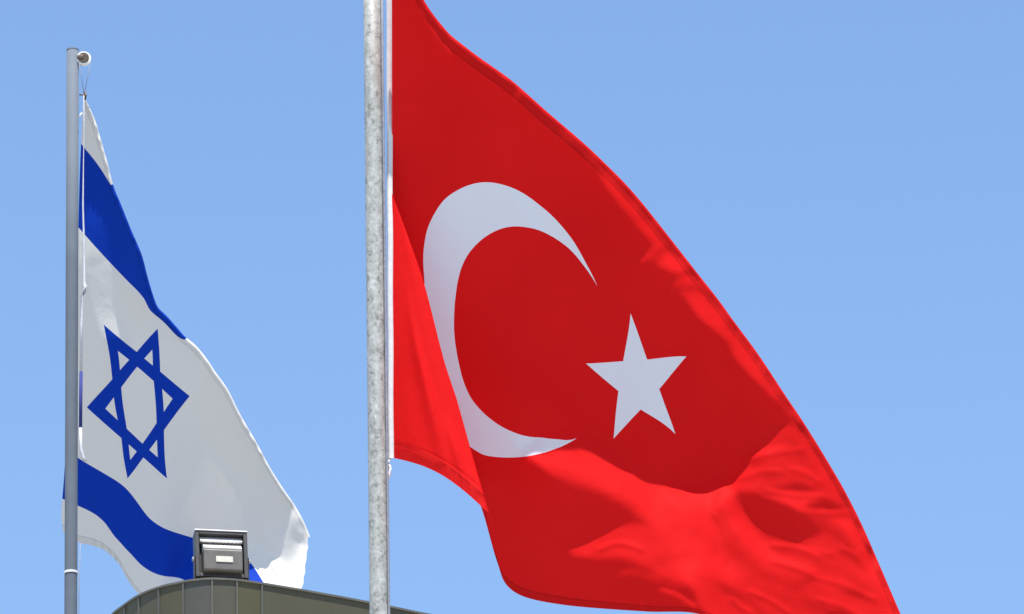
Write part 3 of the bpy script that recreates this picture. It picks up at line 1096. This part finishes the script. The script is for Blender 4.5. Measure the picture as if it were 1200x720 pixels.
    el = np.array(edge_line)
    el[2:-2, 2] = np.convolve(np.pad(el[:, 2], 20, mode='edge'), np.ones(41) / 41, 'valid')[2:-2]
    edge_line = [tuple(q_) for q_ in el]
    ys = np.linspace(-103, 537, 120)
    rows_, uvs = [], []
    for a in np.linspace(0, 2 * math.pi, 17):
        xs = 455.6 + (ys + 103) / 640 * 2.6 + 3.4 * math.cos(a) + 0.25 * np.sin(ys * 0.05)
        hx = np.interp(-ys, -np.array([q_[1] for q_ in edge_line]), np.array([q_[2] for q_ in edge_line]))
        d = 0.2 * DT * (1 - hx / F) + 0.8 * pole_depth(ys, DT) - (2.2 * math.sin(a) + 0.5) * DT / F
        rows_.append(arr_at(xs, ys, d))
        uvs.append(np.zeros((len(ys), 2)))
    hb = grid_mesh('heading', [(np.array(rows_), np.array(uvs), np.full(len(rows_), 0.5))], MAT_HEAD, None)
    hb.parent = fl
    hb.location = Vector(hb.location) - Vector(fl.location)
    # clip and short tie under the lower corner
    bm = bmesh.new()
    o = Vector(fl.location)
    def q(x, y, dd=0.0):
        return Vector(at(x, y, float(pole_depth(y, DT)) + dd)) - o
    add_tube(bm, [q(458, 536), q(455.5, 541), q(456, 546), q(457.5, 550), q(456, 556), q(455, 562)], [0.008, 0.006, 0.011, 0.006, 0.011, 0.006], 8)
    obj('toggle', bm, MAT_WHITE, fl, smooth=True)
    # stitched hem line along the lower edge of the strip is a narrow doubled fold of cloth
    j = 10
    return fl, S

def heading_material():
    t = NT('white_canvas')
    n = t.noise(20, 4, 0.6)
    col_ = t.ramp(n, [(0.3, c4(0.66, 0.65, 0.65)), (0.7, c4(0.76, 0.75, 0.74))])
    return cloth_tail(t, col_, c4(0.5, 0.48, 0.46), 0.15, 0.0)
MAT_HEAD = heading_material()
red, S = red_flag()

# ------------------------------------------------------------------ the striped flag
def striped_flag():
    cx, Ro = 0.6875, HEX_R
    fixed = []
    for ang, (x, y) in zip((150, 90, 30, -30, -90, -150), ((121.7, 380.6), (184.7, 385.3), (222.3, 464.4), (195.8, 561), (149.4, 561), (101.8, 477.8))):
        fixed.append((x, y, cx + Ro * math.cos(R(ang)), Ro * math.sin(R(ang))))
    tip = {a: np.array(f_[:2]) for a, f_ in zip((150, 90, 30, -30, -90, -150), fixed)}
    for ang in (120, 60, 0, -60, -120, 180):
        wrap = lambda a: (a + 180) % 360 - 180
        a, b = wrap(ang + 30), wrap(ang - 30)
        # the crossing of the two triangle sides next to this corner
        p1, d1 = tip[a], tip[wrap(a - 120)] - tip[a]
        p2, d2 = tip[b], tip[wrap(b + 120)] - tip[b]
        k = np.linalg.solve(np.array([d1, -d2]).T, p2 - p1)
        c = p1 + d1 * k[0]
        rr = Ro / math.sqrt(3)
        fixed.append((c[0], c[1], cx + rr * math.cos(R(ang)), rr * math.sin(R(ang))))
    soft = [(352, 690, 1.42, -0.17), (98, 112, 0.20, 0.5)]
    lines = [([(101, 176), (110, 187), (118, 198), (125, 209), (130.5, 218)], on_row(0.40625)),
             ([(100, 276), (128, 307), (150, 330), (169, 350.6), (176, 364), (190, 376), (197, 383), (214, 398)], on_row(0.25)),
             ([(98, 541), (127, 558), (148, 573), (161, 589), (174.4, 606.7), (192, 619), (210, 625.6), (228, 631), (258, 640), (289, 655), (312, 688)], on_row(-0.25)),
             ([(230, 407), (240, 417)], on_row(0.225)), ([(262, 454)], on_row(0.18)),
             ([(94, 594), (110, 602), (123, 613), (134.4, 629), (148, 644), (163, 660), (179, 671), (194, 675.6), (208, 677)], on_row(-0.40625)),
             ([(92, 636), (123, 645.6), (139, 661), (150, 680), (161, 695)], on_row(-0.5))]
    uvmap = fit_uv(fixed, soft, lines, 15)
    top = [(98, 112), (102, 116), (110, 137), (118, 165), (126, 193), (132, 218), (141.7, 242), (152.8, 270), (165, 299), (172, 325.6), (179, 349), (184, 361), (194, 371), (205.5, 384), (215, 395),
           (227, 405), (239, 419), (251, 437), (265, 457), (280, 487), (300, 522), (315, 550), (330, 574), (343, 593), (354, 613), (361, 630)]
    top = inset(top, 2.2)
    top[0] = (98, 112)
    left = [(74, 624), (72, 604), (75, 560), (79, 500), (86, 390), (91, 300), (92.5, 238), (94, 190), (96, 150), (98, 112)]
    bottom = [(74, 624), (92, 636), (106, 639), (123, 645.6), (139, 661), (150, 680), (161, 695), (190, 722), (240, 745), (300, 752), (338, 745)]
    right = [(338, 745), (345, 722), (348, 712), (350.5, 703), (352.8, 697), (353.2, 690), (355.5, 684), (355.8, 677), (357.6, 671), (357.4, 664), (359, 656), (359.4, 648), (361, 642), (360.6, 636), (361, 630)]
    nu, nv = 240, 300
    XY = coons(bottom, top, left, right, nu, nv)
    rel = Relief(50, 400, 90, 780, 2.0, -0.05)
    f_, c_ = rel.fold, rel.crease
    f_([(98, 110), (103, 140), (110, 185), (116, 215), (127, 300), (146, 395), (120, 400), (90, 300)], 0.12, 2.5)
    f_([(128, 306), (146, 394), (172, 380), (176, 362), (150, 330)], -0.26, 4)
    c_([(117, 215), (122, 255), (128, 307), (137, 350), (147, 396)], 0.16, 2.4)
    c_([(225, 420), (250, 470), (270, 530), (280, 600)], -0.02, 6)
    c_([(150, 420), (165, 480), (178, 540), (200, 590)], -0.10, 9)
    c_([(240, 600), (280, 630), (300, 645)], 0.02, 6)
    f_([(106, 125), (118, 160), (133, 218), (160, 290), (182, 358), (170, 345), (133, 305), (116, 215)], -0.06, 3)
    f_([(170, 385), (186, 384), (184, 420), (178, 440), (168, 420)], -0.10, 4)
    c_([(186, 386), (187, 405), (184, 430)], 0.0, 2)
    f_([(240, 430), (300, 530), (325, 575), (320, 620), (280, 600), (230, 500)], -0.28, 14)
    f_([(120, 600), (200, 560), (280, 600), (285, 640), (200, 620)], -0.12, 14)
    # lower right end, lit
    f_([(286, 640), (296, 646), (303, 638), (318, 650), (328, 652), (322, 640), (314, 624), (326, 620), (326, 612), (332, 606), (339, 588), (329, 569), (324, 552), (346, 592), (360, 618), (372, 630),
        (372, 660), (360, 780), (285, 780)], 0.40, 2.2)
    f_([(318, 632), (330, 630), (335, 612), (345, 600), (352, 625), (345, 650), (335, 665), (326, 648)], 0.12, 4)
    f_([(321, 578), (330, 574), (344, 589), (339, 602), (333, 615), (327, 603)], -0.12, 2)
    f_([(347, 624), (354, 626), (358, 630), (352, 633)], -0.08, 1.8)
    c_([(352, 610), (356, 622), (357, 636)], 0.1, 2)
    c_([(307, 650), (316, 662), (328, 680)], 0.05, 2.4)
    c_([(330, 612), (322, 622), (318, 634)], 0.15, 3)
    f_([(196, 700), (202, 674), (212, 664), (219, 652), (228, 630), (242, 624), (286, 628), (286, 780), (190, 780)], 0.45, 2.5)
    rel.wrinkle(3, 0.05, 0.1)
    rel.solve()
    H = rel(XY[..., 0], XY[..., 1])
    # made fast at its head; the lower hoist swings free behind the pole
    dh = -(pole_depth(XY[:, 0, 1], DI) - DI) * F / DI
    off = dh[-1] - H[-1, 0] - 4
    H = pucker(H + off, 9, 0.6)
    P1 = arr_at(XY[..., 0], XY[..., 1], DI * (1 - H / F))
    UV1 = uvmap(XY)
    grids = [(P1, UV1, np.linspace(0, 1, nv)), curl_rows(XY[-1], H[-1], DI, 2.6, 22, UV1[-1])]
    fl = grid_mesh('flag', grids, striped_flag_material())
    tag(fl, 'white flag with blue stripes and blue six pointed star, drooping from the slim far pole', 'flag')
    o = Vector(fl.location)
    def q(x, y, dd=0.0):
        return Vector(at(x, y, float(pole_depth(y, DI)) + dd)) - o
    # hoist rope: white, with an added blue length standing for cloth behind
    bm = bmesh.new()
    pts = [(98.2, 112), (98.6, 150), (97.8, 190), (97.2, 240), (98.6, 290), (98.8, 330), (99.4, 336), (98.6, 342), (96.4, 348), (95.4, 380), (95.0, 436)]
    add_tube(bm, [q(a, b, -0.07) for a, b in pts], [0.003, 0.003, 0.0035, 0.006, 0.007, 0.008, 0.017, 0.016, 0.010, 0.010, 0.010], 8)
    rp = obj('hoist_rope', bm, MAT_WROPE, fl, smooth=True)
    bm = bmesh.new()
    add_tube(bm, [q(a, b, -0.07) for a, b in ((94.4, 501), (94.8, 525), (97.5, 537), (99.5, 541))], 0.011, 8)
    obj('rope_tail', bm, MAT_WROPE, fl, smooth=True)
    bm = bmesh.new()
    add_tube(bm, [q(a, b, -0.07) for a, b in ((95.0, 436), (94.6, 470), (94.4, 501))], 0.0125, 8)
    obj('blue_layer_peek', bm, MAT_BLUE, rp, smooth=True)
    # shackle and clip at the head, small toggle below it
    bm = bmesh.new()
    add_tube(bm, [q(93, 111, -0.05), q(97, 111.5, -0.05), q(101, 110.5, -0.05)], 0.006, 8)
    add_tube(bm, [q(99.5, 108, -0.05), q(100.5, 112, -0.05), q(99.5, 117, -0.05)], 0.010, 8)
    obj('shackle', bm, MAT_BRONZE, fl, smooth=True)
    bm = bmesh.new()
    add_tube(bm, [q(93, 137, -0.05), q(95, 134, -0.05), q(96.5, 133, -0.05)], 0.008, 8)
    obj('toggle', bm, MAT_WHITE, fl, smooth=True)
    return fl
MAT_BLUE = simple('blue_hoist_cloth', (0.02, 0.03, 0.18), 0.8, 0, 0.15, 50)  # colour of the flag's second layer, shown by the added blue length
striped_flag()
